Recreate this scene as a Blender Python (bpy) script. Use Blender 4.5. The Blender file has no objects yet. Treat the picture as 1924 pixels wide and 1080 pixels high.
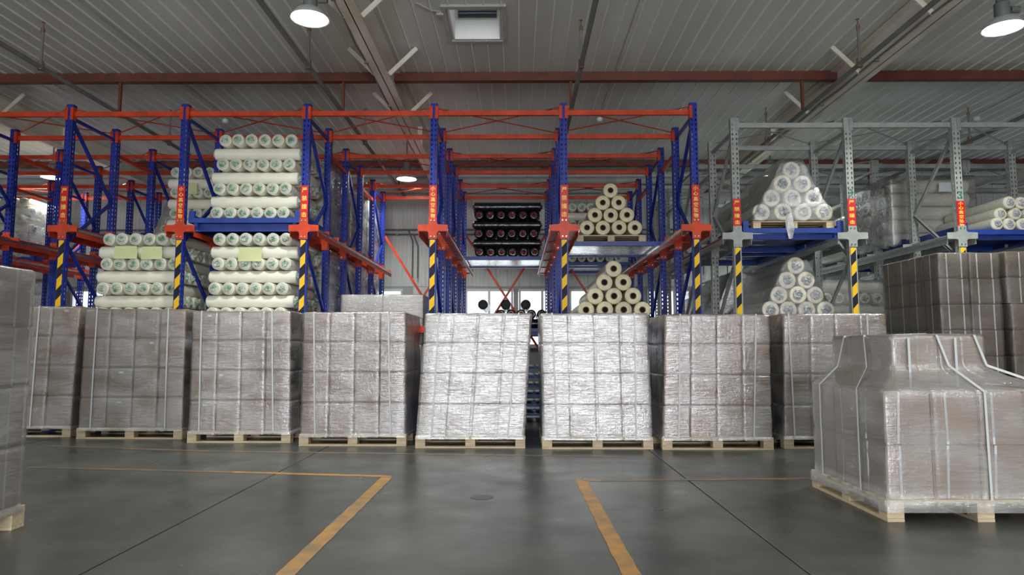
import bpy, bmesh, math, random
from mathutils import Vector, Matrix, Euler, noise
random.seed(7)
R = math.radians
SC = bpy.context.scene
COL = SC.collection
# ------------------------------------------------------------------ camera
PITCH, YAW, FPX, CAMH = R(5.12), R(0.49), 1283.0, 1.0
cd = bpy.data.cameras.new('camera'); cam = bpy.data.objects.new('camera', cd); COL.objects.link(cam)
cd.sensor_width = 36; cd.lens = FPX/1924*36; cd.clip_end = 100; cd.clip_start = .05
cam.location = (0, 0, CAMH); cam.rotation_euler = (R(90)+PITCH, 0, YAW)
SC.camera = cam
CM = Euler((R(90)+PITCH, 0, YAW)).to_matrix()
# ------------------------------------------------------------------ world, daylight, exposure
w = bpy.data.worlds.new('world'); SC.world = w; w.use_nodes = True
bg = w.node_tree.nodes['Background']; bg.inputs[0].default_value = (.86, .93, 1, 1); bg.inputs[1].default_value = 3.0
SC.view_settings.view_transform = 'Standard'; SC.view_settings.look = 'None'
SC.view_settings.gamma = 1; SC.view_settings.use_curve_mapping = False; SC.view_settings.exposure = 0.0
def area(name, loc, rot, sx, sy, power, color):
    l = bpy.data.lights.new(name, 'AREA'); l.shape = 'RECTANGLE'; l.size = sx; l.size_y = sy; l.energy = power; l.color = color
    o = bpy.data.objects.new(name, l); COL.objects.link(o); o.location = loc; o.rotation_euler = rot
    return o
# daylight through the open loading doors behind the photographer (door centre, and a smaller one to the left)
area('loading_door_daylight', (1.0, -8.9, 1.9), (R(90), 0, 0), 6.0, 3.6, 830, (.97, .97, 1))
area('side_door_daylight', (-8.5, -8.9, 1.8), (R(90), 0, 0), 3.0, 3.2, 140, (.97, .98, 1))

def ray(px, py):
    return CM @ Vector((px-962, 540-py, -FPX))
def at(px, py, Y):
    d = ray(px, py); return Vector((0, 0, CAMH)) + d*(Y/d.y)
def flo(px, py, z=0.0):
    d = ray(px, py); return Vector((0, 0, CAMH)) + d*((z-CAMH)/d.z)

# ------------------------------------------------------------------ materials
def mat(name, color, rough=.5, metal=0, noise_amt=0, noise_scale=4, stretch=(1,1,1), bump=0, bump_scale=40, spec=.5,
        color2=None, world=False, alpha=None, alpha_noise=0, emit=0, bstretch=None, detail=4):
    m = bpy.data.materials.new(name); m.use_nodes = True; nt = m.node_tree; N = nt.nodes; L = nt.links
    p = N['Principled BSDF']; out = N['Material Output']
    p.inputs['Base Color'].default_value = (*color, 1); p.inputs['Roughness'].default_value = rough
    p.inputs['Metallic'].default_value = metal; p.inputs['Specular IOR Level'].default_value = spec
    if world:
        g = N.new('ShaderNodeNewGeometry'); src = g.outputs['Position']
    else:
        tc = N.new('ShaderNodeTexCoord'); oi = N.new('ShaderNodeObjectInfo')
        ad = N.new('ShaderNodeVectorMath'); ad.operation = 'MULTIPLY_ADD'
        L.new(oi.outputs['Random'], ad.inputs[0]); ad.inputs[1].default_value = (37, 53, 71); L.new(tc.outputs['Object'], ad.inputs[2]); src = ad.outputs[0]
    def mapped(s):
        mp = N.new('ShaderNodeMapping'); mp.inputs['Scale'].default_value = s; L.new(src, mp.inputs[0]); return mp.outputs[0]
    if noise_amt or color2:
        n = N.new('ShaderNodeTexNoise'); n.inputs['Scale'].default_value = noise_scale; n.inputs['Detail'].default_value = detail
        L.new(mapped(stretch), n.inputs['Vector'])
        r = N.new('ShaderNodeValToRGB'); L.new(n.outputs['Fac'], r.inputs[0])
        c2 = color2 or tuple(max(0, c*(1-noise_amt)) for c in color)
        r.color_ramp.elements[0].position = .35; r.color_ramp.elements[1].position = .65
        r.color_ramp.elements[0].color = (*c2, 1); r.color_ramp.elements[1].color = (*color, 1)
        L.new(r.outputs[0], p.inputs['Base Color'])
    if bump:
        n2 = N.new('ShaderNodeTexNoise'); n2.inputs['Scale'].default_value = bump_scale; n2.inputs['Detail'].default_value = 3
        L.new(mapped(bstretch or stretch), n2.inputs['Vector'])
        b = N.new('ShaderNodeBump'); b.inputs['Strength'].default_value = bump; b.inputs['Distance'].default_value = .02
        L.new(n2.outputs['Fac'], b.inputs['Height']); L.new(b.outputs[0], p.inputs['Normal'])
    if emit:
        p.inputs['Emission Color'].default_value = (*color, 1); p.inputs['Emission Strength'].default_value = emit
    if alpha is not None:
        t = N.new('ShaderNodeBsdfTransparent'); mx = N.new('ShaderNodeMixShader'); L.new(t.outputs[0], mx.inputs[1]); L.new(p.outputs[0], mx.inputs[2])
        mx.inputs[0].default_value = alpha
        if alpha_noise:
            n3 = N.new('ShaderNodeTexNoise'); n3.inputs['Scale'].default_value = 3.2; n3.inputs['Detail'].default_value = 5; n3.inputs['Roughness'].default_value = .65
            L.new(mapped((1, 1, 1.6)), n3.inputs['Vector'])
            mr = N.new('ShaderNodeMapRange'); mr.inputs[1].default_value = .35; mr.inputs[2].default_value = .65
            mr.inputs[3].default_value = max(.05, alpha-alpha_noise); mr.inputs[4].default_value = min(.97, alpha+alpha_noise)
            L.new(n3.outputs['Fac'], mr.inputs[0]); L.new(mr.outputs[0], mx.inputs[0])
        L.new(mx.outputs[0], out.inputs[0])
    return m
def film_mat(name, haze, var, gloss, rough=.16, bump=.6, col=(.80, .80, .82)):
    """stretch film: clear layers with a milky haze and a creased glossy surface"""
    m = bpy.data.materials.new(name); m.use_nodes = True; nt = m.node_tree; N = nt.nodes; L = nt.links
    N.remove(N['Principled BSDF']); out = N['Material Output']
    tc = N.new('ShaderNodeTexCoord'); hs = []
    def tex(sc, rot, dist=.8, det=4):
        mp = N.new('ShaderNodeMapping'); mp.inputs['Scale'].default_value = sc; mp.inputs['Rotation'].default_value = (0, rot, 0)
        L.new(tc.outputs['Object'], mp.inputs[0])
        n = N.new('ShaderNodeTexNoise'); n.inputs['Scale'].default_value = 1; n.inputs['Detail'].default_value = det; n.inputs['Distortion'].default_value = dist
        L.new(mp.outputs[0], n.inputs['Vector']); return n.outputs['Fac']
    def math_(op, a, b):
        q = N.new('ShaderNodeMath'); q.operation = op
        for k, v in enumerate((a, b)):
            if isinstance(v, (int, float)): q.inputs[k].default_value = v
            else: L.new(v, q.inputs[k])
        return q.outputs[0]
    h = math_('ADD', math_('ADD', math_('MULTIPLY', tex((5, 5, 75), .06, 1.2, 6), .8), math_('MULTIPLY', tex((60, 60, 9), -.1, .8, 6), .55)), math_('MULTIPLY', tex((26, 26, 34), .5, 1.0, 6), .9))
    b = N.new('ShaderNodeBump'); b.inputs['Strength'].default_value = bump; b.inputs['Distance'].default_value = .0075; L.new(h, b.inputs['Height'])
    mr = N.new('ShaderNodeMapRange'); mr.inputs[1].default_value = .42; mr.inputs[2].default_value = .60
    mr.inputs[3].default_value = max(.02, haze-var); mr.inputs[4].default_value = min(.97, haze+var)
    L.new(math_('ADD', math_('MULTIPLY', tex((2.6, 2.6, 4.2), .2, .3, 6), .7), math_('MULTIPLY', tex((6, 6, 60), .04, 1.0, 5), .3)), mr.inputs[0])
    t = N.new('ShaderNodeBsdfTransparent'); d = N.new('ShaderNodeBsdfDiffuse'); d.inputs[0].default_value = (*col, 1); L.new(b.outputs[0], d.inputs['Normal'])
    m1 = N.new('ShaderNodeMixShader'); L.new(mr.outputs[0], m1.inputs[0]); L.new(t.outputs[0], m1.inputs[1]); L.new(d.outputs[0], m1.inputs[2])
    g = N.new('ShaderNodeBsdfGlossy'); g.inputs['Roughness'].default_value = rough; g.inputs[0].default_value = (.95, .95, .97, 1); L.new(b.outputs[0], g.inputs['Normal'])
    lw = N.new('ShaderNodeLayerWeight'); lw.inputs[0].default_value = .25; L.new(b.outputs[0], lw.inputs['Normal'])
    fr = math_('ADD', math_('MULTIPLY', lw.outputs['Fresnel'], .8), gloss)
    m2 = N.new('ShaderNodeMixShader'); L.new(fr, m2.inputs[0]); L.new(m1.outputs[0], m2.inputs[1]); L.new(g.outputs[0], m2.inputs[2])
    L.new(m2.outputs[0], out.inputs[0]); return m
M = {}
M['blue'] = mat('blue_enamel', (.014, .034, .33), .38, spec=.35, noise_amt=.35, noise_scale=9)
M['tray'] = mat('blue_tray_paint', (.02, .06, .34), .4, noise_amt=.3, noise_scale=6)
M['red'] = mat('red_enamel', (.66, .062, .018), .4, spec=.35, noise_amt=.3, noise_scale=7)
M['grey'] = mat('grey_powder_coat', (.36, .38, .36), .4, noise_amt=.2, noise_scale=8)
M['galv'] = mat('galvanised_sheet', (.82, .84, .82), .2, metal=1, noise_amt=.2, noise_scale=10)
M['rust'] = mat('red_oxide_steel', (.17, .045, .028), .6, noise_amt=.3, noise_scale=5)
M['beige'] = mat('cream_painted_steel', (.82, .79, .70), .6, color2=(.62, .55, .44), noise_scale=2.2, stretch=(1, .5, 1))
M['pipe'] = mat('grey_conduit', (.20, .20, .19), .8, noise_amt=.2)
M['copper'] = mat('sprinkler_fitting', (.20, .13, .10), .5, metal=.3)
M['ceil'] = mat('ceiling_sheet', (.70, .72, .66), .42, noise_scale=.9, color2=(.57, .59, .54), world=True, stretch=(1.6, .35, 1))
M['ceil_lip_sheen'] = mat('ceiling_lip_sheen', (.80, .82, .76), .4)  # paler colour paints the light reflected along the sheet lips
M['wallp'] = mat('wall_sheet', (.70, .74, .71), .5, noise_scale=.8, color2=(.58, .62, .60), world=True, stretch=(1, 1, .4))
M['wall'] = mat('wall_plain', (.42, .44, .42), .7, noise_amt=.12, world=True, noise_scale=1)
M['duct'] = mat('pale_duct', (.5, .5, .46), .5, noise_amt=.2)
M['wframe'] = mat('white_window_frame', (.7, .72, .72), .4)
M['glass'] = mat('window_glass', (.8, .85, .85), .05, alpha=.12)
M['white'] = mat('white_film_roll', (.88, .86, .73), .3, noise_amt=.06, noise_scale=5, bump=.12, bump_scale=8, bstretch=(3, .6, 3))
M['whiteend'] = mat('white_roll_end', (.66, .65, .55), .4, noise_amt=.15, noise_scale=25)
M['cream'] = mat('cream_film_roll', (.78, .71, .46), .3, noise_amt=.08, noise_scale=5, bump=.1, bump_scale=8)
M['creamend'] = mat('cream_roll_end', (.74, .67, .42), .4, noise_amt=.18, noise_scale=18)
M['clearend'] = mat('translucent_roll_end', (.76, .69, .55), .3, noise_amt=.2, noise_scale=18)
M['black'] = mat('black_film_roll', (.010, .010, .012), .22, bump=.5, bump_scale=9)
M['blackend'] = mat('black_cap_end', (.014, .014, .016), .55, bump=.6, bump_scale=14, spec=.3)
M['core'] = mat('cardboard_core', (.20, .12, .06), .8)
M['dark'] = mat('dark_hollow', (.012, .010, .010), .9)
M['twist'] = mat('twisted_wrap_end', (.72, .76, .70), .2, color2=(.17, .36, .19), noise_scale=22, bump=.8, bump_scale=60, spec=.8)
M['twistc'] = mat('clear_wrap_end', (.6, .62, .63), .15, color2=(.30, .31, .33), noise_scale=30, bump=.8, bump_scale=60, spec=.9)
M['redlab'] = mat('roll_end_label', (.02, .02, .022), .2, color2=(.42, .07, .07), noise_scale=26, bump=.5, bump_scale=50)
M['carton'] = mat('brown_cardboard', (.34, .235, .165), .75, noise_amt=.14, noise_scale=2.5, stretch=(1, 1, 1))
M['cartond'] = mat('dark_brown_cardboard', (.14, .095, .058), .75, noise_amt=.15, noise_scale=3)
M['strap'] = mat('white_strapping', (.62, .64, .65), .4)
M['pine'] = mat('pine_wood', (.66, .52, .35), .65, noise_amt=.25, noise_scale=7, stretch=(1, 6, 6))
M['film_thin'] = film_mat('thin_stretch_film', .15, .15, .12)
M['film_mid'] = film_mat('stretch_film', .19, .19, .18, .20, .65, (.82, .79, .79))
M['film_lit'] = film_mat('lit_stretch_film', .40, .22, .24, .22, .65, (.86, .83, .81))  # extra white haze paints the door's reflected light on the middle loads
M['film_soft'] = film_mat('milky_stretch_film', .31, .12, .10, .26, .4, (.70, .69, .68))
M['film_dark'] = film_mat('clear_glossy_film', .05, .04, .07, .12, .9)
M['foil'] = film_mat('silvery_film', .34, .2, .2, .2, 1.0, (.45, .43, .42))
M['lamp'] = mat('lamp_glow', (.93, 1, .98), .4, emit=26)
M['refl'] = mat('lamp_reflector', (.7, .72, .72), .3, metal=.4)
M['lampbody'] = mat('lamp_housing', (.16, .17, .17), .5)
M['lred'] = mat('warning_red', (.62, .012, .012), .4)
M['lyel'] = mat('warning_yellow', (.95, .72, .12), .4)
M['green'] = mat('green_print', (.03, .22, .14), .5)
M['sheet'] = mat('pale_yellow_paper', (.66, .68, .36), .7)
M['paper'] = mat('white_paper', (.62, .66, .68), .7)
M['sticker'] = mat('pale_sticker', (.66, .72, .78), .5)
M['line'] = mat('worn_orange_paint', (.50, .235, .045), .45, color2=(.26, .16, .07), noise_scale=7, world=True, detail=8)
M['linef'] = mat('faded_orange_paint', (.24, .135, .07), .4, color2=(.09, .08, .065), noise_scale=4, world=True, detail=8)
M['plastic'] = mat('blue_plastic', (.012, .06, .20), .4)
M['louvre'] = mat('dark_louvre', (.05, .055, .07), .5)
M['hatchw'] = mat('white_hatch_lining', (.80, .80, .77), .6)
# hazard stripes: flat print
def hazard():
    m = bpy.data.materials.new('hazard_stripes'); m.use_nodes = True; N = m.node_tree.nodes; L = m.node_tree.links
    p = N['Principled BSDF']; p.inputs['Roughness'].default_value = .6; p.inputs['Specular IOR Level'].default_value = .2
    tc = N.new('ShaderNodeTexCoord'); s = N.new('ShaderNodeSeparateXYZ'); L.new(tc.outputs['Object'], s.inputs[0])
    a = N.new('ShaderNodeMath'); a.operation = 'MULTIPLY_ADD'; L.new(s.outputs['X'], a.inputs[0]); a.inputs[1].default_value = -1.1; L.new(s.outputs['Z'], a.inputs[2])
    d = N.new('ShaderNodeMath'); d.operation = 'DIVIDE'; L.new(a.outputs[0], d.inputs[0]); d.inputs[1].default_value = .262
    f = N.new('ShaderNodeMath'); f.operation = 'FRACT'; L.new(d.outputs[0], f.inputs[0])
    g = N.new('ShaderNodeMath'); g.operation = 'GREATER_THAN'; L.new(f.outputs[0], g.inputs[0]); g.inputs[1].default_value = .5
    mx = N.new('ShaderNodeMixRGB'); L.new(g.outputs[0], mx.inputs[0]); mx.inputs[1].default_value = (.015, .017, .03, 1); mx.inputs[2].default_value = (.85, .50, .02, 1)
    L.new(mx.outputs[0], p.inputs['Base Color']); return m
M['hazard'] = hazard()
# concrete floor: polished, stained
def concrete():
    m = mat('polished_concrete', (.082, .084, .074), .28, color2=(.034, .037, .033), noise_scale=1.1, world=True, detail=9, spec=.6)
    nt = m.node_tree; N = nt.nodes; L = nt.links; p = N['Principled BSDF']
    g = N.new('ShaderNodeNewGeometry'); n = N.new('ShaderNodeTexNoise'); n.inputs['Scale'].default_value = 3; n.inputs['Detail'].default_value = 9
    L.new(g.outputs['Position'], n.inputs['Vector'])
    r = N.new('ShaderNodeMapRange'); r.inputs[3].default_value = .16; r.inputs[4].default_value = .5; L.new(n.outputs['Fac'], r.inputs[0]); L.new(r.outputs[0], p.inputs['Roughness'])
    b = N.new('ShaderNodeBump'); b.inputs['Strength'].default_value = .06; n2 = N.new('ShaderNodeTexNoise'); n2.inputs['Scale'].default_value = 14
    L.new(g.outputs['Position'], n2.inputs['Vector']); L.new(n2.outputs['Fac'], b.inputs['Height']); L.new(b.outputs[0], p.inputs['Normal'])
    return m
M['floor'] = concrete()

# ------------------------------------------------------------------ geometry helpers
class MB:
    def __init__(s): s.v = []; s.f = []; s.m = []
    def add(s, vs, fs, mi=0):
        o = len(s.v); s.v += [tuple(v) for v in vs]; s.f += [tuple(i+o for i in f) for f in fs]; s.m += [mi]*len(fs); return s
    def box(s, c, d, mi=0, rot=None):
        c = Vector(c); h = [x/2 for x in d]; vs = []
        for x in (-1, 1):
            for y in (-1, 1):
                for z in (-1, 1):
                    p = Vector((x*h[0], y*h[1], z*h[2]))
                    if rot: p = rot @ p
                    vs.append(c+p)
        return s.add(vs, [(0,1,3,2),(4,6,7,5),(0,4,5,1),(2,3,7,6),(0,2,6,4),(1,5,7,3)], mi)
    def bar(s, p0, p1, w, h, mi=0, up=(0,0,1)):
        p0, p1 = Vector(p0), Vector(p1); d = p1-p0; z = d.normalized(); u = Vector(up)
        if abs(z.dot(u)) > .99: u = Vector((0, 1, 0))
        x = z.cross(u).normalized(); y = x.cross(z)
        R3 = Matrix((x, y, z)).transposed()
        return s.box((p0+p1)/2, (w, h, d.length), mi, R3)
    def channel(s, p0, p1, w, h, t=.004, mi=0, up=(0,0,1)):
        p0, p1 = Vector(p0), Vector(p1); z = (p1-p0).normalized(); u = Vector(up)
        if abs(z.dot(u)) > .99: u = Vector((0, 1, 0))
        x = z.cross(u).normalized(); y = x.cross(z)
        s.bar(p0+y*(h/2), p1+y*(h/2), w, t, mi, up)
        s.bar(p0+x*(w/2)+y*0, p1+x*(w/2), t, h, mi, up); s.bar(p0-x*(w/2), p1-x*(w/2), t, h, mi, up); return s
    def tube(s, p0, p1, r, n=10, mi=0, r1=None):
        p0, p1 = Vector(p0), Vector(p1); z = (p1-p0).normalized(); u = Vector((0,0,1)) if abs(z.z) < .95 else Vector((1,0,0))
        x = z.cross(u).normalized(); y = z.cross(x); r1 = r if r1 is None else r1
        vs = [p0+(x*math.cos(a)+y*math.sin(a))*r for a in [2*math.pi*i/n for i in range(n)]]+[p1+(x*math.cos(a)+y*math.sin(a))*r1 for a in [2*math.pi*i/n for i in range(n)]]
        fs = [(i, (i+1) % n, n+(i+1) % n, n+i) for i in range(n)]+[tuple(range(n-1, -1, -1)), tuple(range(n, 2*n))]
        return s.add(vs, fs, mi)
    def lathe(s, prof, n=20, axis='Z', mis=None, c=(0,0,0), close=False):
        vs = []; c = Vector(c)
        for (r, z) in prof:
            for i in range(n):
                a = 2*math.pi*i/n; p = (r*math.cos(a), r*math.sin(a), z)
                if axis == 'Y': p = (p[0], p[2], p[1])
                vs.append(c+Vector(p))
        k = len(prof); o = len(s.v); s.v += [tuple(v) for v in vs]
        for j in range(k-1):
            for i in range(n):
                f = (o+j*n+i, o+j*n+(i+1) % n, o+(j+1)*n+(i+1) % n, o+(j+1)*n+i)
                s.f.append(f if axis == 'Z' else f[::-1]); s.m.append(mis[j] if mis else 0)
        return s
    def mesh(s, name, mats, smooth=False, fix=False):
        me = bpy.data.meshes.new(name); me.from_pydata(s.v, [], s.f)
        for m in (mats if isinstance(mats, (list, tuple)) else [mats]): me.materials.append(m)
        me.polygons.foreach_set('material_index', s.m)
        if fix or smooth:
            bm = bmesh.new(); bm.from_mesh(me); bmesh.ops.recalc_face_normals(bm, faces=bm.faces)
            if smooth:
                for f in bm.faces: f.smooth = True
                for e in bm.edges:
                    if len(e.link_faces) == 2 and e.calc_face_angle(0) > .6: e.smooth = False
            bm.to_mesh(me); bm.free()
        me.update(); return me
    def build(s, name, mats, parent=None, loc=(0,0,0), smooth=False):
        return put(name, s.mesh(name, mats, smooth, True), parent, loc)
def put(name, me, parent=None, loc=(0,0,0), rot=(0,0,0)):
    o = bpy.data.objects.new(name, me); COL.objects.link(o); o.location = loc; o.rotation_euler = rot
    if parent: o.parent = parent
    return o
def tag(o, label, cat, group=None, kind=None):
    o['label'] = label; o['category'] = cat
    if group: o['group'] = group
    if kind: o['kind'] = kind
    return o
def struct(o): o['kind'] = 'structure'; return o
def bevbox(name, d, b, mats, seg=1):
    bm = bmesh.new(); bmesh.ops.create_cube(bm, size=1); bmesh.ops.scale(bm, vec=d, verts=bm.verts)
    bmesh.ops.bevel(bm, geom=bm.edges[:], offset=b, segments=seg, affect='EDGES')
    me = bpy.data.meshes.new(name); bm.to_mesh(me); bm.free(); me.materials.append(mats); return me
_tc = {}
def text_polys(ch, size):
    if (ch, size) in _tc: return _tc[ch, size]
    cu = bpy.data.curves.new('t', 'FONT'); cu.body = ch; cu.size = size; cu.align_x = 'CENTER'; cu.align_y = 'CENTER'; cu.resolution_u = 3
    o = bpy.data.objects.new('t', cu); COL.objects.link(o); dg = bpy.context.evaluated_depsgraph_get(); dg.update()
    m = bpy.data.meshes.new_from_object(o.evaluated_get(dg))
    vs = [v.co.copy() for v in m.vertices]; fs = [tuple(p.vertices) for p in m.polygons]
    if vs:
        cx = (min(v.x for v in vs)+max(v.x for v in vs))/2; cy = (min(v.y for v in vs)+max(v.y for v in vs))/2
        for v in vs: v.x -= cx; v.y -= cy
    bpy.data.objects.remove(o); bpy.data.curves.remove(cu); bpy.data.meshes.remove(m)
    _tc[ch, size] = (vs, fs); return vs, fs
ORD = ['first', 'second', 'third', 'fourth', 'fifth', 'sixth', 'seventh', 'eighth']

# ================================================================== SETTING
CZ, WY = 4.85, 14.6
XL, XR, YB = -13.0, 13.0, -9.2
# floor: base bed with slabs
fl = struct(MB().box((0, (YB+WY)/2, -.11), (XR-XL+.4, WY-YB+.4, .1)).build('floor', M['dark']))
xs = [-11.7, -8.45, -5.2, -1.95, 1.30, 4.55, 7.8, 11.05]
xs = [XL]+xs+[XR]; ys = [YB, -4.6, 1.4, 7.95, 14.6]
for i in range(len(xs)-1):
    for j in range(4):
        a, b, c, d = xs[i]+.005, xs[i+1]-.005, ys[j]+(.002 if j else 0), ys[j+1]-.002
        put('concrete_slab', bevbox('concrete_slab', (b-a, d-c, .06), .003, M['floor']), fl, ((a+b)/2, (c+d)/2, -.03))
def pline(p0, p1, w, m):
    p0 = Vector((p0[0], p0[1], .001)); p1 = Vector((p1[0], p1[1], .001)); d = (p1-p0); n = int(d.length/.06)+2
    t = d.normalized(); s = Vector((-t.y, t.x, 0)); mb = MB(); vs = []
    for i in range(n):
        p = p0+d*(i/(n-1))
        for k, sg in enumerate((-1, 1)):
            e = w/2*sg+noise.noise(p*9+Vector((k*7, 0, 0)))*.006
            vs += [p+s*e, p+s*e+Vector((0, 0, .0012))]
    fs = []
    for i in range(n-1):
        a = 4*i; fs += [(a+1, a+5, a+7, a+3), (a, a+4, a+5, a+1), (a+2, a+3, a+7, a+6)]
    mb.add(vs, fs); return mb.build('painted_line', m, fl)
A = flo(727, 897); B = flo(1092, 903)
pline(A, flo(505, 1110), .088, M['line']); pline(B, flo(1203, 1110), .085, M['line'])
pline(A+Vector((.03, .04, 0)), flo(440, 887), .07, M['line']); pline(flo(440, 887), flo(60, 878), .07, M['linef'])
pline(B+Vector((-.03, .03, 0)), flo(1130, 903), .06, M['line']); pline(flo(1130, 903), flo(1530, 899), .06, M['linef'])
pline(flo(400, 848), flo(1180, 858), .06, M['linef']); pline(flo(90, 838), flo(400, 848), .06, M['linef'])
# small dark drain spot in the floor
sp = flo(905, 934); mb = MB().lathe([(0.001, .0015), (.075, .0015), (.08, 0)], 24); mb.build('floor_patch', mat('floor_patch', (.045, .047, .043), .4, noise_amt=.3, noise_scale=20), fl, (sp.x, sp.y, .0005))
# ceiling: deck above with a hatch opening, individual sheets below it
HX0, HX1, HY0, HY1 = -.8, -.2, 7.42, 8.2
mb = MB(); zc = CZ+.06
mb.box(((XL+HX0)/2, (YB+WY)/2, zc), (HX0-XL, WY-YB, .06)); mb.box(((XR+HX1)/2, (YB+WY)/2, zc), (XR-HX1, WY-YB, .06))
mb.box(((HX0+HX1)/2, (YB+HY0)/2, zc), (HX1-HX0, HY0-YB, .06)); mb.box(((HX0+HX1)/2, (HY1+WY)/2, zc), (HX1-HX0, WY-HY1, .06))
ce = struct(mb.build('ceiling', M['ceil']))
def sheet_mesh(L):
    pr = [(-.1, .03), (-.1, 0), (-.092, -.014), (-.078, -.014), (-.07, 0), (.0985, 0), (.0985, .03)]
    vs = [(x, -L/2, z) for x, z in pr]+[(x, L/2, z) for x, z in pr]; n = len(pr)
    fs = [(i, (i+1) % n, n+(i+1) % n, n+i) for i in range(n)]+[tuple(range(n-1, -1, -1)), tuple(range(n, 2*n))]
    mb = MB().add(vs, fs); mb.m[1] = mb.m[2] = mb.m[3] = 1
    return mb.mesh('ceiling_sheet', [M['ceil'], M['ceil_lip_sheen']], fix=True)
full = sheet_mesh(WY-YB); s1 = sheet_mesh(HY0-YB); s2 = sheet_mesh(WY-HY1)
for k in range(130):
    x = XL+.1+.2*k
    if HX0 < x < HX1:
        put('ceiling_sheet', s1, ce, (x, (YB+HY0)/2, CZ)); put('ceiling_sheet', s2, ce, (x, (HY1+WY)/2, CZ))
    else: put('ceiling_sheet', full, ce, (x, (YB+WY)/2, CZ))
# roof hatch
h = tag(put('roof_vent', None, None, ((HX0+HX1)/2, (HY0+HY1)/2, CZ)), 'white lined rectangular roof vent with dark louvre in the ceiling', 'vent')
wx, wy = HX1-HX0, HY1-HY0
mb = MB()
for sx in (-1, 1): mb.box((sx*(wx/2-.012), 0, .275), (.02, wy-.004, .58))
for sy in (-1, 1): mb.box((0, sy*(wy/2-.012), .275), (wx-.044, .02, .58))
mb.box((0, wy/4, .57), (wx+.04, wy/2+.04, .02)); mb.build('shaft_lining', M['hatchw'], h)
MB().box((0, -wy/4-.01, .565), (wx, wy/2-.02, .01)).build('added_glazing', M['glass'], h)  # unseen glazed gap, added so sky light brightens the white shaft
mb = MB()
for sx in (-1, 1): mb.box((sx*(wx/2+.045), 0, -.012), (.05, wy+.14, .03))
for sy in (-1, 1): mb.box((0, sy*(wy/2+.045), -.012), (wx+.04, .05, .03))
mb.build('frame', M['duct'], h)
lv = MB().box((0, wy/2-.05, .345), (wx-.12, .05, .17)).build('louvre_unit', M['louvre'], h)
for k in range(4): MB().box((0, wy/2-.086, .285+.04*k), (wx-.14, .016, .026)).build('blade', M['louvre'], lv)
mb = MB(); pts = [(-wx/2-.05, -wy/2+.1, .0), (-wx/2-.18, -wy/2+.02, -.02), (-wx/2-.34, -wy/2-.12, 0)]
for a, b in zip(pts, pts[1:]): mb.tube(a, b, .012)
mb.box((-wx/2-.09, -wy/2+.1, -.02), (.08, .06, .06)); mb.build('motor_conduit', M['duct'], h)
# back wall with windows
wins = [(-262, -150), (-120, -8), (18, 100), (126, 216), (250, 350), (372, 474), (494, 596), (618, 640), (656, 757), (873, 965), (974, 1064), (1069, 1128), (1216, 1318), (1352, 1448), (1480, 1592), (1640, 1745), (1770, 1880), (1910, 2020)]
S = WY/FPX; wx_ = [((a-973)*S, (b-973)*S) for a, b in wins if b-a > 30]
WZ0, WZ1 = 1.05, 2.27
mb = MB(); mb.box(((XL+XR)/2, WY+.1, (WZ1+CZ)/2+.05), (XR-XL, .2, CZ-WZ1+.1)); mb.box((0, WY+.1, WZ0/2-.05), (XR-XL, .2, WZ0+.1))
prev = XL
for a, b in wx_+[(XR, XR)]:
    if a > prev: mb.box(((prev+a)/2, WY+.1, (WZ0+WZ1)/2), (a-prev, .2, WZ1-WZ0))
    prev = b
wb = struct(mb.build('wall_back', M['wall']))
def wsheet(H):
    pr = [(-.125, .0), (-.12, -.02), (-.095, -.02), (-.09, -.008), (-.03, -.008), (-.026, -.013), (-.018, -.013), (-.014, -.008), (.05, -.008), (.054, -.013), (.062, -.013), (.066, -.008), (.1235, -.008), (.1235, 0)]
    n = len(pr); vs = [(x, y, 0) for x, y in pr]+[(x, y, H) for x, y in pr]
    fs = [(i, (i+1) % n, n+(i+1) % n, n+i) for i in range(n)]+[tuple(range(n-1, -1, -1)), tuple(range(n, 2*n))]
    return MB().add(vs, fs).mesh('wall_sheet', M['wallp'], fix=True)
up = wsheet(CZ-WZ1-.07); lo = wsheet(WZ0-.02); mid = wsheet(WZ1-WZ0+.1)
for k in range(104):
    x = XL+.125+.25*k
    put('wall_sheet', up, wb, (x, WY, WZ1+.06))
    if all(x+.13 < a-.05 or x-.13 > b+.05 for a, b in wx_): put('wall_sheet', mid, wb, (x, WY-.001, WZ0-.05))
for n, (a, b) in enumerate(wx_):
    W_ = b-a; mb = MB(); H = WZ1-WZ0; zc = (WZ0+WZ1)/2; xc = (a+b)/2
    for x in (a+.03, b-.03) + ((xc,) if W_ > .7 else ()): mb.box((x-xc, 0, 0), (.05, .1, H))
    for z in (H/2-.02, -H/2+.02): mb.box((0, -.01, z), (W_, .13, .05))
    mb.box((0, -.04, -H/2-.02), (W_+.08, .1, .03))
    wo = struct(mb.build('window_%d' % (n+1), M['wframe'], None, (xc, WY+.03, zc)))
    if W_ > .7:
        for sx in (-1, 1): MB().box((sx*W_/4, .02, 0), (W_/2-.07, .006, H-.06)).build('glass_pane', M['glass'], wo)
    else: MB().box((0, .02, 0), (W_-.08, .006, H-.06)).build('glass_pane', M['glass'], wo)
struct(MB().box((XL-.1, (YB+WY)/2, CZ/2), (.2, WY-YB, CZ)).build('wall_left', M['wall']))
struct(MB().box((XR+.1, (YB+WY)/2, CZ/2), (.2, WY-YB, CZ)).build('wall_right', M['wall']))
mb = MB(); D0, D1, E0, E1 = -2.1, 4.1, -10.1, -6.9
for a, b in ((XL, E0), (E1, D0), (D1, XR)): mb.box(((a+b)/2, YB-.1, CZ/2), (b-a, .2, CZ))
mb.box(((D0+D1)/2, YB-.1, (3.75+CZ)/2), (D1-D0, .2, CZ-3.75)); mb.box(((E0+E1)/2, YB-.1, (3.45+CZ)/2), (E1-E0, .2, CZ-3.45))
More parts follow.
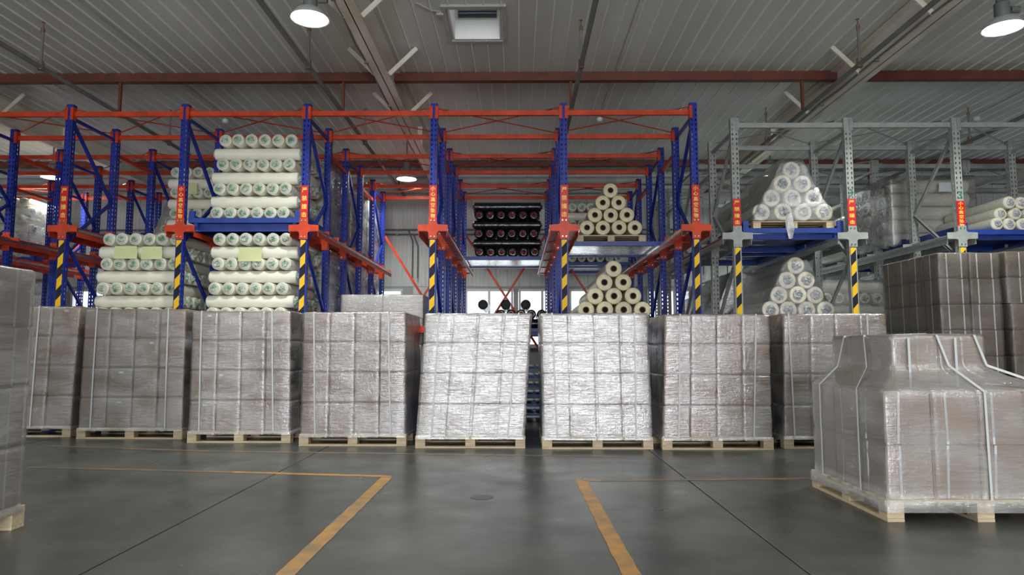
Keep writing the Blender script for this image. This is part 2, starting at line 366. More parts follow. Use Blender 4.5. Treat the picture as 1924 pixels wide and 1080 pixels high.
struct(mb.build('wall_front', M['wall']))
# rafters (I-beams along the depth) with fly braces
HF = CAMH+3.46
for n, x in enumerate((-7.9, -1.73, 4.44, 10.6)):
    mb = MB(); yc, L = (YB+WY)/2, WY-YB
    mb.box((x, yc, HF+.006), (.19, L, .012)); mb.box((x, yc, (HF+CZ)/2), (.012, L, CZ-HF)); mb.box((x, yc, CZ-.02), (.19, L, .012))
    for k in range(16):
        y = -8+1.5*k
        if k % 4 == 1: mb.box((x, y, (HF+CZ)/2), (.17, .01, CZ-HF))
    r = struct(mb.build('trim_%d' % (n+1), M['beige'])); r['kind'] = 'structure'
    for k in range(9):
        y = -2.3+1.53*k+.02
        for sx in (-1, 1):
            b = MB().bar((x+sx*.09, y, HF+.03), (x+sx*.44, y, CZ-.015), .055, .02, up=(0, 1, 0))
            b.build('fly_brace', M['beige'], r)
# cable run along left lower edge of each rafter
for n, (x, s) in enumerate(((-1.73, -1), (4.44, -1))):
    mb = MB(); pts = [(x+s*(.115+.012*math.sin(k*1.7)), -4+k*.5, HF+.02+.01*math.cos(k*2.3)) for k in range(36)]
    for a, b in zip(pts, pts[1:]): mb.tube(a, b, .013, 6)
    for k in range(0, 36, 3): mb.box((x+s*.105, -4+k*.5, HF+.01), (.05, .03, .04))
    tag(mb.build('cable_run', M['lampbody']), ['dark cable bundle clipped along the left cream rafter', 'dark cable bundle clipped along the right cream rafter'][n], 'cable', 'cables along the rafters')
# red oxide cross beams, hangers, sprinkler pipes
PX = [-5.58, -2.44, .74, 3.96, 7.17]
for n, (y, hgt) in enumerate(((9.26, .12), (13.75, .12))):
    mb = MB(); mb.box((0, y-.045, CZ-.07), (XR-XL-.02, .012, hgt)); mb.box((0, y, CZ-.015), (XR-XL-.02, .1, .012)); mb.box((0, y, CZ-.125), (XR-XL-.02, .1, .012))
    o = mb.build('trim_%d' % (n+5), M['rust']); struct(o)
    for x in PX: MB().box((x, y, CZ-.13-.205), (.035, .035, .41)).build('hanger', M['rust'], o)
YR = [-2+3.06*k for k in range(6)]
pn = ['leftmost', 'second from left', 'middle', 'second from right', 'rightmost']
for n, x in enumerate(PX):
    z = CAMH+3.28; root = MB().tube((0, YB+.02, 0), (0, WY-.06, 0), .028, 10).build('sprinkler_pipe', M['pipe'], None, (x, 0, z), smooth=True)
    tag(root, 'grey sprinkler pipe running into depth below ceiling, %s of five' % pn[n], 'pipe', 'sprinkler pipes')
    for y in (1.75, 4.72, 7.68, 10.64):
        r = MB().tube((0, y, .03), (0, y, CZ-z-.14), .016, 8).build('riser', M['pipe'], root, smooth=True)
        MB().tube((0, y, -.035), (0, y, .07), .034, 8).build('tee_fitting', M['copper'], root, smooth=True)
        MB().tube((0, y, CZ-z-.15), (0, y, CZ-z-.1), .022, 8).tube((0, y, CZ-z-.1), (0, y, CZ-z-.03), .008, 6).lathe([(.001, CZ-z-.03), (.02, CZ-z-.03), (.02, CZ-z-.025), (.001, CZ-z-.025)], 10, c=(0, y, 0)).build('sprinkler_head', M['copper'], r)
# ceiling wires with detectors
for n, (x, y0, y) in enumerate(((-4.85, 4, 11.0), (1.35, 4, 10.97), (7.55, 4, 11.0))):
    mb = MB().tube((0, y0-y, -.012), (0, 0, -.012), .007, 6).tube((0, 0, -.012), (0, 0, -.06), .006, 6)
    o = tag(put('smoke_detector', MB().lathe([(.001, -.13), (.03, -.13), (.05, -.11), (.05, -.075), (.035, -.055), (.001, -.055)], 16).mesh('smoke_detector', M['wframe'], True), None, (x, y, CZ)),
            'small white ceiling detector on a wire, ' + ['above the blue rack left', 'above the blue rack right', 'above the grey rack'][n], 'detector', 'ceiling detectors')
    mb.build('wire', M['duct'], o)
# high bay lamps
lampm = {}
def lamp(x, y, z, label, power):
    o = tag(put('high_bay_lamp', None, None, (x, y, z)), label, 'lamp', 'high bay lamps')
    if not lampm:
        lampm['a'] = MB().lathe([(.19, 0), (.175, .03), (.13, .085), (.07, .12), (.06, .12), (.12, .08), (.165, .03), (.18, .004), (.19, 0)], 32).mesh('reflector', M['refl'], True)
        lampm['b'] = MB().lathe([(.001, .016), (.172, .016), (.172, .024), (.001, .024)], 32).mesh('glowing_lens', M['lamp'])
        lampm['c'] = MB().lathe([(.001, .1), (.06, .1), (.07, .14), (.07, .26), (.05, .28), (.001, .28)], 20).tube((.08, 0, .2), (.17, 0, .2), .035, 10).mesh('housing', M['lampbody'], True)
    put('reflector', lampm['a'], o); put('glowing_lens', lampm['b'], o); put('housing', lampm['c'], o)
    MB().tube((0, 0, .27), (0, 0, CZ-z), .012, 8).box((0, 0, .3), (.1, .03, .04)).build('stem', M['pipe'], o)
    l = bpy.data.lights.new('lamp_light', 'AREA'); l.shape = 'DISK'; l.size = .34; l.energy = power; l.spread = R(140); l.color = (.95, 1, .94)
    lo_ = bpy.data.objects.new('lamp_light', l); COL.objects.link(lo_); lo_.location = (0, 0, .012); lo_.parent = o
LP = 85
p = at(582, 36, 6.5); q = at(1885, 54, 6.63); ZL = p.z
lamp(p.x, 6.5, p.z, 'bright round high bay lamp left of the cream rafter, near', LP)
lamp(q.x, 6.63, q.z, 'bright round high bay lamp at the upper right corner', LP)
for px, py, lb in ((764, 337, 'small far high bay lamp left of the middle blue posts'), (1448, 333, 'small far high bay lamp behind the grey rack'), (98, 334, 'small far high bay lamp behind the leftmost blue post')):
    p = at(px, py, 12.45); lamp(p.x, 12.45, p.z, lb, LP*.5)
lamp(-8.5, 6.5, ZL, 'high bay lamp beyond the left edge of the picture', LP)
for x in (-8.5, -1.9, 4.7):
    for y in (.5, -5.5): lamp(x, y, ZL, 'high bay lamp behind the photographer, %s row, %s' % ('near' if y > 0 else 'far', 'left' if x < -5 else 'middle' if x < 0 else 'right'), LP)
# pipes and duct along the back wall
for n, (z, r, y, m, lb) in enumerate(((4.60, .085, WY-.16, 'duct', 'thick pale duct along the back wall below the ceiling'), (4.38, .05, WY-.12, 'duct', 'pale pipe under the thick duct on the back wall'),
        (3.55, .018, WY-.08, 'pipe', 'upper thin grey pipe along the back wall'), (3.45, .018, WY-.08, 'pipe', 'lower thin grey pipe along the back wall'))):
    mb = MB().tube((XL+.02, y, z), (XR-.02, y, z), r, 12); o = tag(mb.build('wall_pipe', M[m], smooth=True), lb, 'pipe', 'pipes along the back wall')
    if r < .03:
        for px in ((766, 1302) if n == 2 else (776, 1312)):
            x = (px-973)*S; MB().tube((x, y-.02, z), (x+.1, y-.02, z-.25), r*.9).tube((x+.1, y-.02, z-.25), (x+.1, y-.02, 2.5), r*.9).build('drop_pipe', M['pipe'], o, smooth=True)
    for k in range(9):
        MB().box((XL+2+2.8*k, y+.03, z), (.04, .1, r*2.3)).build('pipe_clip', M['grey'], o)

# ================================================================== RACKS
def perf_mesh(H, m):
    """cold-rolled upright: perforated front and sides, hollow, open at the back"""
    bm = bmesh.new()
    def plate(org, ux, W, cuts, cols):
        xs_ = [0]+cuts+[W]; zs = [0.0]; z = .04; hole = []
        while z < H-.06:
            zs += [z, z+.03]; z += .062
        zs.append(H)
        g = [[bm.verts.new(org+ux*x+Vector((0, 0, zz))) for x in xs_] for zz in zs]
        for j in range(len(zs)-1):
            for i in range(len(xs_)-1):
                if i in cols and j % 2 == 1: continue
                bm.faces.new((g[j][i], g[j][i+1], g[j+1][i+1], g[j+1][i]))
    X, Y = Vector((1, 0, 0)), Vector((0, 1, 0))
    plate(Vector((-.045, -.04, 0)), X, .09, [.014, .028, .062, .076], (1, 3))
    plate(Vector((.045, -.04, 0)), Y, .075, [.03, .046], (1,))
    plate(Vector((-.045, .035, 0)), -Y, .075, [.029, .045], (1,))
    for sx in (-1, 1):
        plate(Vector((sx*.045, .035, 0)) if sx < 0 else Vector((.025, .035, 0)), X, .02, [.005], ())
    bmesh.ops.remove_doubles(bm, verts=bm.verts, dist=.0005)
    bmesh.ops.solidify(bm, geom=bm.faces[:], thickness=.003)
    me = bpy.data.meshes.new('upright'); bm.to_mesh(me); bm.free(); me.materials.append(m); return me
K0, KS = 8.35, .963
def kY(k): return K0+KS*k
W1, W2 = '严禁撞击', '小心高空坠物'
def warn_mesh(txt):
    mb = MB().box((0, 0, 0), (.094, .006, .42)); n = len(txt); st = .41/n; sz = .068 if n == 4 else .058
    for i, ch in enumerate(txt):
        vs, fs = text_polys(ch, sz)
        for q, (ox_, oz_) in enumerate(((0, 0), (.0011, 0), (-.0011, 0), (0, .0008), (0, -.0008))):
            if vs: mb.add([(v.x+ox_, -.0042-q*.0001, v.y+oz_+.41/2-st*(i+.5)) for v in vs], fs, 1)
    return mb.mesh('warning_label', [M['lred'], M['lyel']])
warn = {W1: warn_mesh(W1), W2: warn_mesh(W2)}
vs, fs = text_polys('3', .13); m3 = MB().add([(v.x, -.0005, v.y) for v in vs], fs).mesh('number_mark', M['green'])
def bracket_mesh(m):
    prof = [(-.052, -.13), (.052, -.13), (.052, -.05), (.07, -.035), (.185, -.03), (.185, .045), (.07, .05), (.052, .065), (.052, .13), (-.052, .13), (-.052, .065), (-.07, .05), (-.185, .045), (-.185, -.03), (-.07, -.035), (-.052, -.05)]
    n = len(prof); vs = [(x, -.052, z) for x, z in prof]+[(x, -.043, z) for x, z in prof]
    fs = [tuple(range(n)), tuple(range(2*n-1, n-1, -1))]+[(i, n+i, n+(i+1) % n, (i+1) % n) for i in range(n)]
    mb = MB().add(vs, fs)
    for sx in (-1, 1):
        for z in (-.1, .1):
            mb.tube((sx*.022, -.062, z), (sx*.022, -.05, z), .009, 8, 1)
        mb.box((sx*.115, 0, -.028), (.13, .08, .012))
    return mb.mesh('rail_bracket', [m, M['galv']], fix=True)
def rack(name, label, cols, ks, H, topz, ledges, mpost, mred, marks, beam_from, spacer):
    root = tag(put(name, None, None, ((cols[0]+cols[-1])/2, kY(0), 0)), label, 'rack')
    ox, oy = root.location.x, root.location.y
    post = perf_mesh(H, mpost); foot = MB().box((0, 0, .006), (.16, .16, .012)).mesh('foot_plate', mpost)
    brk = bracket_mesh(mred)
    haz = MB().box((0, 0, 0), (.062, .004, 1.95)).mesh('hazard_strip', M['hazard'])
    L = kY(max(max(k) for k in ks))-K0
    for i, x in enumerate(cols):
        for k in ks[i]:
            o = put('upright', post, root, (x-ox, kY(k)-oy, .004))
            put('foot_plate', foot, o)
            if k == 0:
                if marks[i]:
                    put('warning_label', warn[marks[i][0]], o, (0, -.047, ledges[0]+.325+marks[i][2])).scale = (1, 1, 1 if marks[i][2] == 0 else .8)
                    if marks[i][1]: put('number_mark', m3, o, (0, -.046, ledges[0]+.57+marks[i][2]))
                put('hazard_strip', haz, o, (-.002, -.0455, ledges[0]-1.12))
            for lz in ledges: put('rail_bracket', brk, root, (x-ox, kY(k)-oy, lz))
        kmin, kmax = min(ks[i]), max(ks[i])
        for lz in ledges:
            for sx in (-1, 1):
                y0, y1 = kY(kmin)-oy-.03, kY(kmax)-oy+.05
                mb = MB().box((0, (y0+y1)/2, 0), (.115, y1-y0, .006)).box((sx*.055, (y0+y1)/2, -.04), (.006, y1-y0, .08)).box((-sx*.055, (y0+y1)/2, .03), (.006, y1-y0, .06))
                r = mb.build('support_rail', mred, root, (x-ox+sx*.118, 0, lz-.015))
                MB().box((sx*.064, (y0+y1)/2, -.004), (.012, y1-y0, .03)).build('edge_strip', M['galv'], r)
        # side bracing in pairs (0,1) (2,3) (4,5)
        for a in (0, 2, 4):
            if a in ks[i] and a+1 in ks[i]:
                ya, yb = kY(a)-oy, kY(a+1)-oy; q = (x-ox)
                mb = MB(); mb.bar((q, ya+.03, H-.16), (q, yb-.03, H-.16), .03, .04); mb.build('side_tie', mpost, root); mb = MB()
                mb.bar((q, ya+.03, .25), (q, yb-.03, .25), .03, .04); mb.build('side_tie', mpost, root)
                zz = [H-.2, H-1.05, H-1.75, H-2.6, H-3.25, .3]
                for n, (z0, z1) in enumerate(zip(zz, zz[1:])):
                    p0, p1 = (ya+.03, yb-.03) if n % 2 == 0 else (yb-.03, ya+.03)
                    MB().channel((q, p0, z0), (q, p1, z1), .03, .035, up=(1, 0, 0)).build('side_brace', mpost, root)
        for a in (1, 3):
            if a in ks[i] and a+1 in ks[i]:
                ya, yb = kY(a)-oy, kY(a+1)-oy
                MB().bar((x-ox, ya+.04, spacer), (x-ox, yb-.04, spacer), .05, .05).build('row_spacer', mred, root)
    for i in range(len(cols)-1):
        x0, x1 = cols[i]-ox, cols[i+1]-ox
        ww = x1-x0-.09
        mb = MB().box((0, 0, 0), (ww, .045, .06))
        for sx in (-1, 1):
            mb.box((sx*(ww/2-.004), -.02, 0), (.012, .07, .16)); mb.box((sx*(ww/2+.014), -.055+.008, 0), (.03, .006, .16))
            for z in (-.05, 0, .05): mb.tube((sx*(ww/2+.014), -.058, z), (sx*(ww/2+.014), -.048, z), .007, 6)
        bme = mb.mesh('top_beam', mred, fix=True)
        kk = [k for k in ks[i] if k in ks[i+1]]
        for k in kk: put('top_beam', bme, root, ((x0+x1)/2, kY(k)-oy, topz))
        for a in (0, 2, 4):
            if a in kk and a+1 in kk:
                ya, yb = kY(a)-oy, kY(a+1)-oy
                for (p, q) in (((x0+.05, ya, topz+.06), (x1-.05, yb, topz+.06)), ((x1-.05, ya, topz+.075), (x0+.05, yb, topz+.075))):
                    p, q = Vector(p), Vector(q); d = q-p
                    o = MB().tube(p, q, .008, 6).build('tie_rod', mred, root)
                    MB().tube(p+d*.05, p+d*.13, .013, 6).build('turnbuckle', M['galv'], o)
        if 5 in kk:
            yb = kY(5)-oy+.05
            for n, (za, zb) in enumerate(((3.2, .8), (.8, 3.2))):
                MB().bar((x0+.04, yb+.02*n, za), (x1-.04, yb+.02*n, zb), .045, .006, up=(0, 1, 0)).build('back_brace', mred, root)
    return root
def colx(px): return (px-973)*K0/FPX
BC = [colx(-560), colx(-335), colx(-112), colx(107), colx(331), colx(567), colx(812), colx(1061), colx(1310)]
KB = [(4, 5), (2, 3, 4, 5), (0, 1, 2, 3, 4, 5)]+[tuple(range(6))]*6
mk = [None, None, None, (W1, 0, 0), (W2, 0, 0), (W1, 0, 0), (W2, 0, 0), (W1, 0, 0), (W2, 0, 0)]
LU, LLo = 2.475, 1.228
rack('pallet_rack', 'blue drive-in pallet rack with red beams and support rails', BC, KB, 4.06, 3.945, (LU, LLo), M['blue'], M['red'], mk, 0, 3.69)
GC = [colx(1387), colx(1603), colx(1808), colx(2020), colx(2235)]
mkg = [(W1, 0, -.03), (W1, 1, -.03), (W2, 1, -.06), None, None]
rack('pallet_rack', 'grey drive-in pallet rack with grey beams beside the blue rack', GC, [tuple(range(6))]*5, 3.86, 3.775, (2.37, 1.22), M['grey'], M['grey'], mkg, 0, 3.4)

# ================================================================== TRAYS
def tray(x, y, z, W_, D_, hgt, label, deck='galv', lug=True):
    """z = top of the deck"""
    o = tag(put('steel_tray', None, None, (x, y, z-hgt)), label, 'tray', 'blue steel trays on the rack rails')
    mb = MB()
    for sy in (-1, 1): mb.box((0, sy*(D_/2-.02), hgt-.03), (W_, .04, .06))
    for sx in (-1, 1): mb.box((sx*(W_/2-.02), 0, hgt-.03), (.04, D_-.08, .06))
    mb.build('rim', M['tray'], o)
    if hgt > .09:
        mb = MB(); iw = W_-.16
        for sy in (-1, 1): mb.box((0, sy*(D_/2-.1), (hgt-.06)/2), (iw, .03, hgt-.06))
        for sx in (-1, 1): mb.box((sx*iw/2, 0, (hgt-.06)/2), (.05, D_-.05, hgt-.06))
        mb.build('skirt', M['tray'], o)
    n = 26; pitch = (D_-.08)/n; mb = MB()
    for k in range(n):
        yy = -D_/2+.04+pitch*(k+.5); mb.box((0, yy, hgt-.012-(.018 if k % 2 else 0)), (W_-.08, pitch, .006))
        if k: mb.box((0, yy-pitch/2, hgt-.021), (W_-.08, .004, .022))
    mb.build('corrugated_deck', M[deck], o)
    if lug:
        for sx in (-1, 1): MB().box((sx*(W_/2-.035), -D_/2+.02, hgt+.045), (.07, .035, .09)).box((sx*(W_/2-.004), 0, hgt+.03), (.008, D_, .06)).build('side_lug', M['tray'], o)
    return o

# ================================================================== ROLLS
def roll_mesh(name, r, L, rc, side, end, n=22):
    pr = [(rc, -L/2+.06), (rc, -L/2), (r*.72, -L/2-.004), (r-.008, -L/2+.001), (r, -L/2+.012), (r, L/2-.012), (r-.008, L/2-.001), (r*.72, L/2+.004), (rc, L/2), (rc, L/2-.06)]
    mis = [2, 1, 1, 0, 0, 0, 1, 1, 2]
    mb = MB().lathe(pr, n, 'Y', mis)
    for y in (-L/2+.055, L/2-.055):
        mb.add([(rc*1.01*math.cos(2*math.pi*i/12), y, rc*1.01*math.sin(2*math.pi*i/12)) for i in range(12)], [tuple(range(12))], 2)
    return mb.mesh(name, [side, end, M['dark']], True)
def twist_mesh(L, m, r0=.047, seed=0):
    rnd = random.Random(seed); mb = MB()
    for sg in (-1,):
        n = 14; vs = []
        for j, (rr, yy) in enumerate(((r0, .001), (r0*.8, .012), (r0*.5, .022), (r0*.25, .012))):
            for i in range(n):
                a = 2*math.pi*i/n; q = rr*(1+rnd.uniform(-.22, .22)); vs.append((q*math.cos(a), sg*(L/2+yy*(1+rnd.uniform(-.5, .9))), q*math.sin(a)))
        vs.append((rnd.uniform(-.006, .006), sg*(L/2+.03), rnd.uniform(-.006, .006)))
        fs = [(j*n+i, j*n+(i+1) % n, (j+1)*n+(i+1) % n, (j+1)*n+i) for j in range(3) for i in range(n)]+[(3*n+i, 3*n+(i+1) % n, 4*n) for i in range(n)]
        mb.add(vs, fs)
    return mb.mesh('end_twist', m, fix=True)
def core_mesh(L, rc):
    mb = MB()
    for sg in (-1,):
        y0, y1 = sg*(L/2-.05), sg*(L/2+.006)
        mb.lathe([(rc-.001, y0), (rc-.001, y1), (rc-.009, y1), (rc-.009, y0)], 16, 'Y')
    return mb.mesh('core_tube', M['core'], True)
RW, RL = .0775, 1.10
KIND = {}
def kinddef(k, r, L, rc, side, end, child, variants=3):
    me = roll_mesh(k, r, L, rc, M[side], M[end])
    if child == 'core': ch = [('core_tube', core_mesh(L, rc))]
    else: ch = [('end_twist', twist_mesh(L, M[child], r*.6 if child != 'redlab' else r*.55, s)) for s in range(variants)]
    KIND[k] = (me, ch, r, L)
kinddef('white', RW, RL, .022, 'white', 'whiteend', 'twist')
kinddef('black', RW, RL+.03, .03, 'black', 'black', 'redlab')
kinddef('cap', .084, 1.0, .004, 'black', 'blackend', 'redlab')
kinddef('cream', .108, 1.2, .044, 'cream', 'creamend', 'core')
kinddef('milky', .111, 1.3, .036, 'whiteend', 'clearend', 'twistc')
kinddef('bale', .098, 1.12, .03, 'whiteend', 'clearend', 'twistc')
kinddef('thin', .080, 1.2, .024, 'whiteend', 'clearend', 'twistc')
def roll(kind, x, y, z, alongx, label, group, parts=True, yaw=0.0):
    me, ch, r, L = KIND[kind]
    o = put('film_roll', me, None, (x, y, z), (0, 0, (R(90) if alongx else 0)+yaw))
    tag(o, label, 'roll', group)
    if parts:
        for q in (0, math.pi):
            nm, cm = random.choice(ch); c = put(nm, cm, o, (0, 0, 0), (0, random.uniform(0, 6.28), q))
    return o
class Joined:
    """rolls nobody can pick apart (behind others or very small): one object of kind stuff"""
    def __init__(s, kind): s.kind = kind; s.mb = MB()
    def add(s, x, y, z, alongx):
        me, ch, r, L = KIND[s.kind]; ax = Vector((1, 0, 0)) if alongx else Vector((0, 1, 0)); c = Vector((x, y, z))
        s.mb.tube(c-ax*L/2, c+ax*L/2, r, 14)
        for sg in (-1, 1): s.mb.tube(c+ax*sg*L/2, c+ax*sg*(L/2+.008), r*.5, 8, 1, r*.2)
    def done(s, label, group):
        if s.mb.v:
            me, ch, r, L = KIND[s.kind]; mats = [me.materials[0], ch[0][1].materials[0]]
            tag(s.mb.build('film_roll_mass', mats, smooth=True), label, 'rolls', group, 'stuff')
ALL = lambda e, i, j: True
NONE = lambda e, i, j: False
def cross_pile(kind, x, yf, z0, rows, pile, group, adj='white', lean=0.0, n=6, W_=1.0, bottom_ends=True, single=ALL, allx=False):
    """rows of rolls crossing each other; yf is the plane of the front; returns top z"""
    me, ch, r, L = KIND[kind]; d = 2*r+.001; J = Joined(kind)
    for j in range(rows):
        z = z0+r+d*j; ends = (j % 2 == 0) == bottom_ends and not allx; rn = 'top' if j == rows-1 else ORD[rows-1-j]
        sx = lean*j+random.uniform(-.008, .008)
        if j == 0: rn = 'bottom'
        sp = (W_-2*r)/(n-1)
        for i in range(n):
            if ends: X_, Y_ = x+sx-W_/2+r+sp*i, yf+L/2+random.uniform(-.012, .012)
            else: X_, Y_ = x+sx+random.uniform(-.012, .012), yf+(L-W_)/2+r+sp*i+random.uniform(-.004, .004)
            if not single(ends, i, j): J.add(X_, Y_, z, not ends)
            elif ends: roll(kind, X_, Y_, z, False, '%s roll end, %s from left, %s row of %s' % (adj, ORD[i], rn, pile), group)
            else: roll(kind, X_, Y_, z, True, '%s crosswise roll, %s from front, %s row of %s' % (adj, ORD[i], rn, pile), group)
    J.done('%s film rolls out of clear view in the %s' % (adj, pile), None)
    return z0+d*rows
def pyramid(kind, x, yf, z0, base, sp, pile, group, adj, yaw=0.0, top=1, single=True):
    me, ch, r, L = KIND[kind]; dz = math.sqrt(max(.0001, (2*r)**2-(sp/2)**2))+.001; cnt = base; j = 0; J = Joined(kind)
    while cnt >= top:
        rn = 'bottom' if j == 0 else ('top' if cnt == top else ['', 'second lowest', 'third lowest', 'fourth lowest', 'fifth lowest', 'sixth lowest'][j])
        for i in range(cnt):
            lb = '%s film roll, %s from left, %s row of %s' % (adj, ORD[i], rn, pile) if cnt > 1 else '%s film roll alone on top of %s' % (adj, pile)
            if single: roll(kind, x+(i-(cnt-1)/2)*sp, yf+L/2+random.uniform(-.02, .03), z0+r+dz*j, False, lb, group, yaw=yaw)
            else: J.add(x+(i-(cnt-1)/2)*sp, yf+L/2, z0+r+dz*j, False)
        cnt -= 1; j += 1
    J.done('translucent film rolls in the %s' % pile, None)
    return z0+2*r+dz*(j-1)

# ------------------------------------------------------------------ film shell
def shell(levels, m, name, parent=None, loc=(0,0,0), label=None, cat=None, rc=.03, amp=.006, seed=0, seams=(0, 0), gd=.009):
    """lofted wrap around a load. levels: (z, cx, cy, half x, half y), bottom to top; seams: cartons per side, drawn in as grooves"""
    def fr(nn):
        fs_ = [(k/10, 0) for k in range(1, 10)]
        for k in range(1, nn):
            t = k/nn; fs_ = [f for f in fs_ if abs(f[0]-t) > .03]+[(t-.028, 0), (t-.011, 0), (t, 1), (t+.011, 0), (t+.028, 0)]
        return sorted(fs_)
    FX, FY = fr(seams[0]), fr(seams[1])
    def per(hx, hy):
        pts = []; c = min(rc, hx*.5, hy*.5)
        for (sx, sy, a0) in ((1, -1, -90), (1, 1, 0), (-1, 1, 90), (-1, -1, 180)):
            for k in range(4):
                a = R(a0+90*k/3); pts.append((sx*(hx-c)+c*math.cos(a), sy*(hy-c)+c*math.sin(a), 0))
            nxt = {(1, -1): (1, 1), (1, 1): (-1, 1), (-1, 1): (-1, -1), (-1, -1): (1, -1)}[(sx, sy)]
            e = pts[-1]; a = R(a0+90); st = (nxt[0]*(hx-c)+c*math.cos(a), nxt[1]*(hy-c)+c*math.sin(a))
            for t, gq in (FY if nxt[0] == sx else FX): pts.append((e[0]+(st[0]-e[0])*t, e[1]+(st[1]-e[1])*t, gq))
        return pts
    vs = []; n = None
    for li, (z, cx, cy, hx, hy) in enumerate(levels):
        pts = per(hx, hy); n = len(pts)
        for (x, y, gq) in pts:
            v = Vector((x*5+seed*13, y*5, z*5)); k = noise.noise(v)*amp
            if abs(x) > hx-.001: dx, dy = math.copysign(1, x), 0
            elif abs(y) > hy-.001: dx, dy = 0, math.copysign(1, y)
            else: dx, dy = math.copysign(.7, x), math.copysign(.7, y)
            k -= gq*gd*(.75+noise.noise(v*.8+Vector((5, 5, 5)))*.6)
            vs.append((cx+x+k*dx, cy+y+k*dy, z+(noise.noise(v*1.3)*.006 if li == len(levels)-1 else 0)))
    fs = [(j*n+i, j*n+(i+1) % n, (j+1)*n+(i+1) % n, (j+1)*n+i) for j in range(len(levels)-1) for i in range(n)]
    t = (len(levels)-1)*n; z, cx, cy, hx, hy = levels[-1]
    inn = per(hx*.55, hy*.55); o = len(vs)
    for (x, y, gq) in inn: vs.append((cx+x, cy+y, z+.004+noise.noise(Vector((x*6+seed, y*6, 3)))*.004))
    vs.append((cx, cy, z+.003)); c = len(vs)-1
    fs += [(t+i, t+(i+1) % n, o+(i+1) % n, o+i) for i in range(n)]+[(o+i, o+(i+1) % n, c) for i in range(n)]
    ob = put(name, MB().add(vs, fs).mesh(name, m), parent, loc)
    for p in ob.data.polygons: p.use_smooth = True
    return ob
def wrap_pile(x, y0, y1, z0, z1, W_, m, label, group='clear wraps round the roll piles', wt=None):
    lv = []; n = 14; yc, hy = (y0+y1)/2, (y1-y0)/2
    for i in range(n+1):
        t = i/n; z = z0+(z1-z0)*t; hx = (W_+(((wt if wt is not None else W_)-W_)*t))/2
        lv.append((z-z0, 0, 0, hx+.004*math.sin(i*2.2), hy+.004*math.sin(i*2.2)))
    o = shell(lv, m, 'clear_wrap', loc=(x, yc, z0), seed=random.random()*9, amp=.014); tag(o, label, 'wrap', group); return o

# ------------------------------------------------------------------ pallets and carton loads
def pallet_parts(root, W_, D_, H, m='pine', turn=False):
    """frame of three stringer boards with deck boards, blocks and runners"""
    t = .018; st = MB()
    for x in (-W_/2+.05, 0, W_/2-.05): st.box((x, 0, H-t*1.5), (.1, D_, t))
    p = st.build('pallet', M[m], root) if root.type == 'EMPTY' and root.get('category') != 'pallet' else None
    if p is None: st.build('stringer_board', M[m], root); par = root
    else: par = p
    nb = 7; bw = .095; me = bevbox('deck_board', (W_, bw, t), .002, M[m])
    for k in range(nb): put('deck_board', me, par, (0, -D_/2+bw/2+(D_-bw)*k/(nb-1), H-t/2))
    bh = H-3*t; bl = bevbox('block', (.1, .1, bh), .003, M[m])
    for x in (-W_/2+.05, 0, W_/2-.05):
        for y in (-D_/2+.05, 0, D_/2-.05): put('block', bl, par, (x, y, t+bh/2))
    rn = bevbox('bottom_board', (.1, D_, t) if turn else (W_, .1, t), .002, M[m])
    for q in (-1, 0, 1): put('bottom_board', rn, par, (q*(W_/2-.05), 0, t/2) if turn else (0, q*(D_/2-.05), t/2))
    return par
def wooden_pallet(x, y, z, W_, D_, label, H=.12, m='pine'):
    o = tag(put('wooden_pallet', None, None, (x, y, z)), label, 'pallet'); pallet_parts(o, W_, D_, H, m); return o
cart_cache = {}
def carton_mesh(d, m):
    k = tuple(round(v, 3) for v in d)+(m,)
    if k not in cart_cache:
        bm = bmesh.new(); bmesh.ops.create_cube(bm, size=1); bmesh.ops.scale(bm, vec=d, verts=bm.verts)
        bmesh.ops.bevel(bm, geom=bm.edges[:], offset=.007, segments=2, affect='EDGES')
        me = bpy.data.meshes.new('carton'); bm.to_mesh(me); bm.free(); me.materials.append(M[m]); cart_cache[k] = me
    return cart_cache[k]
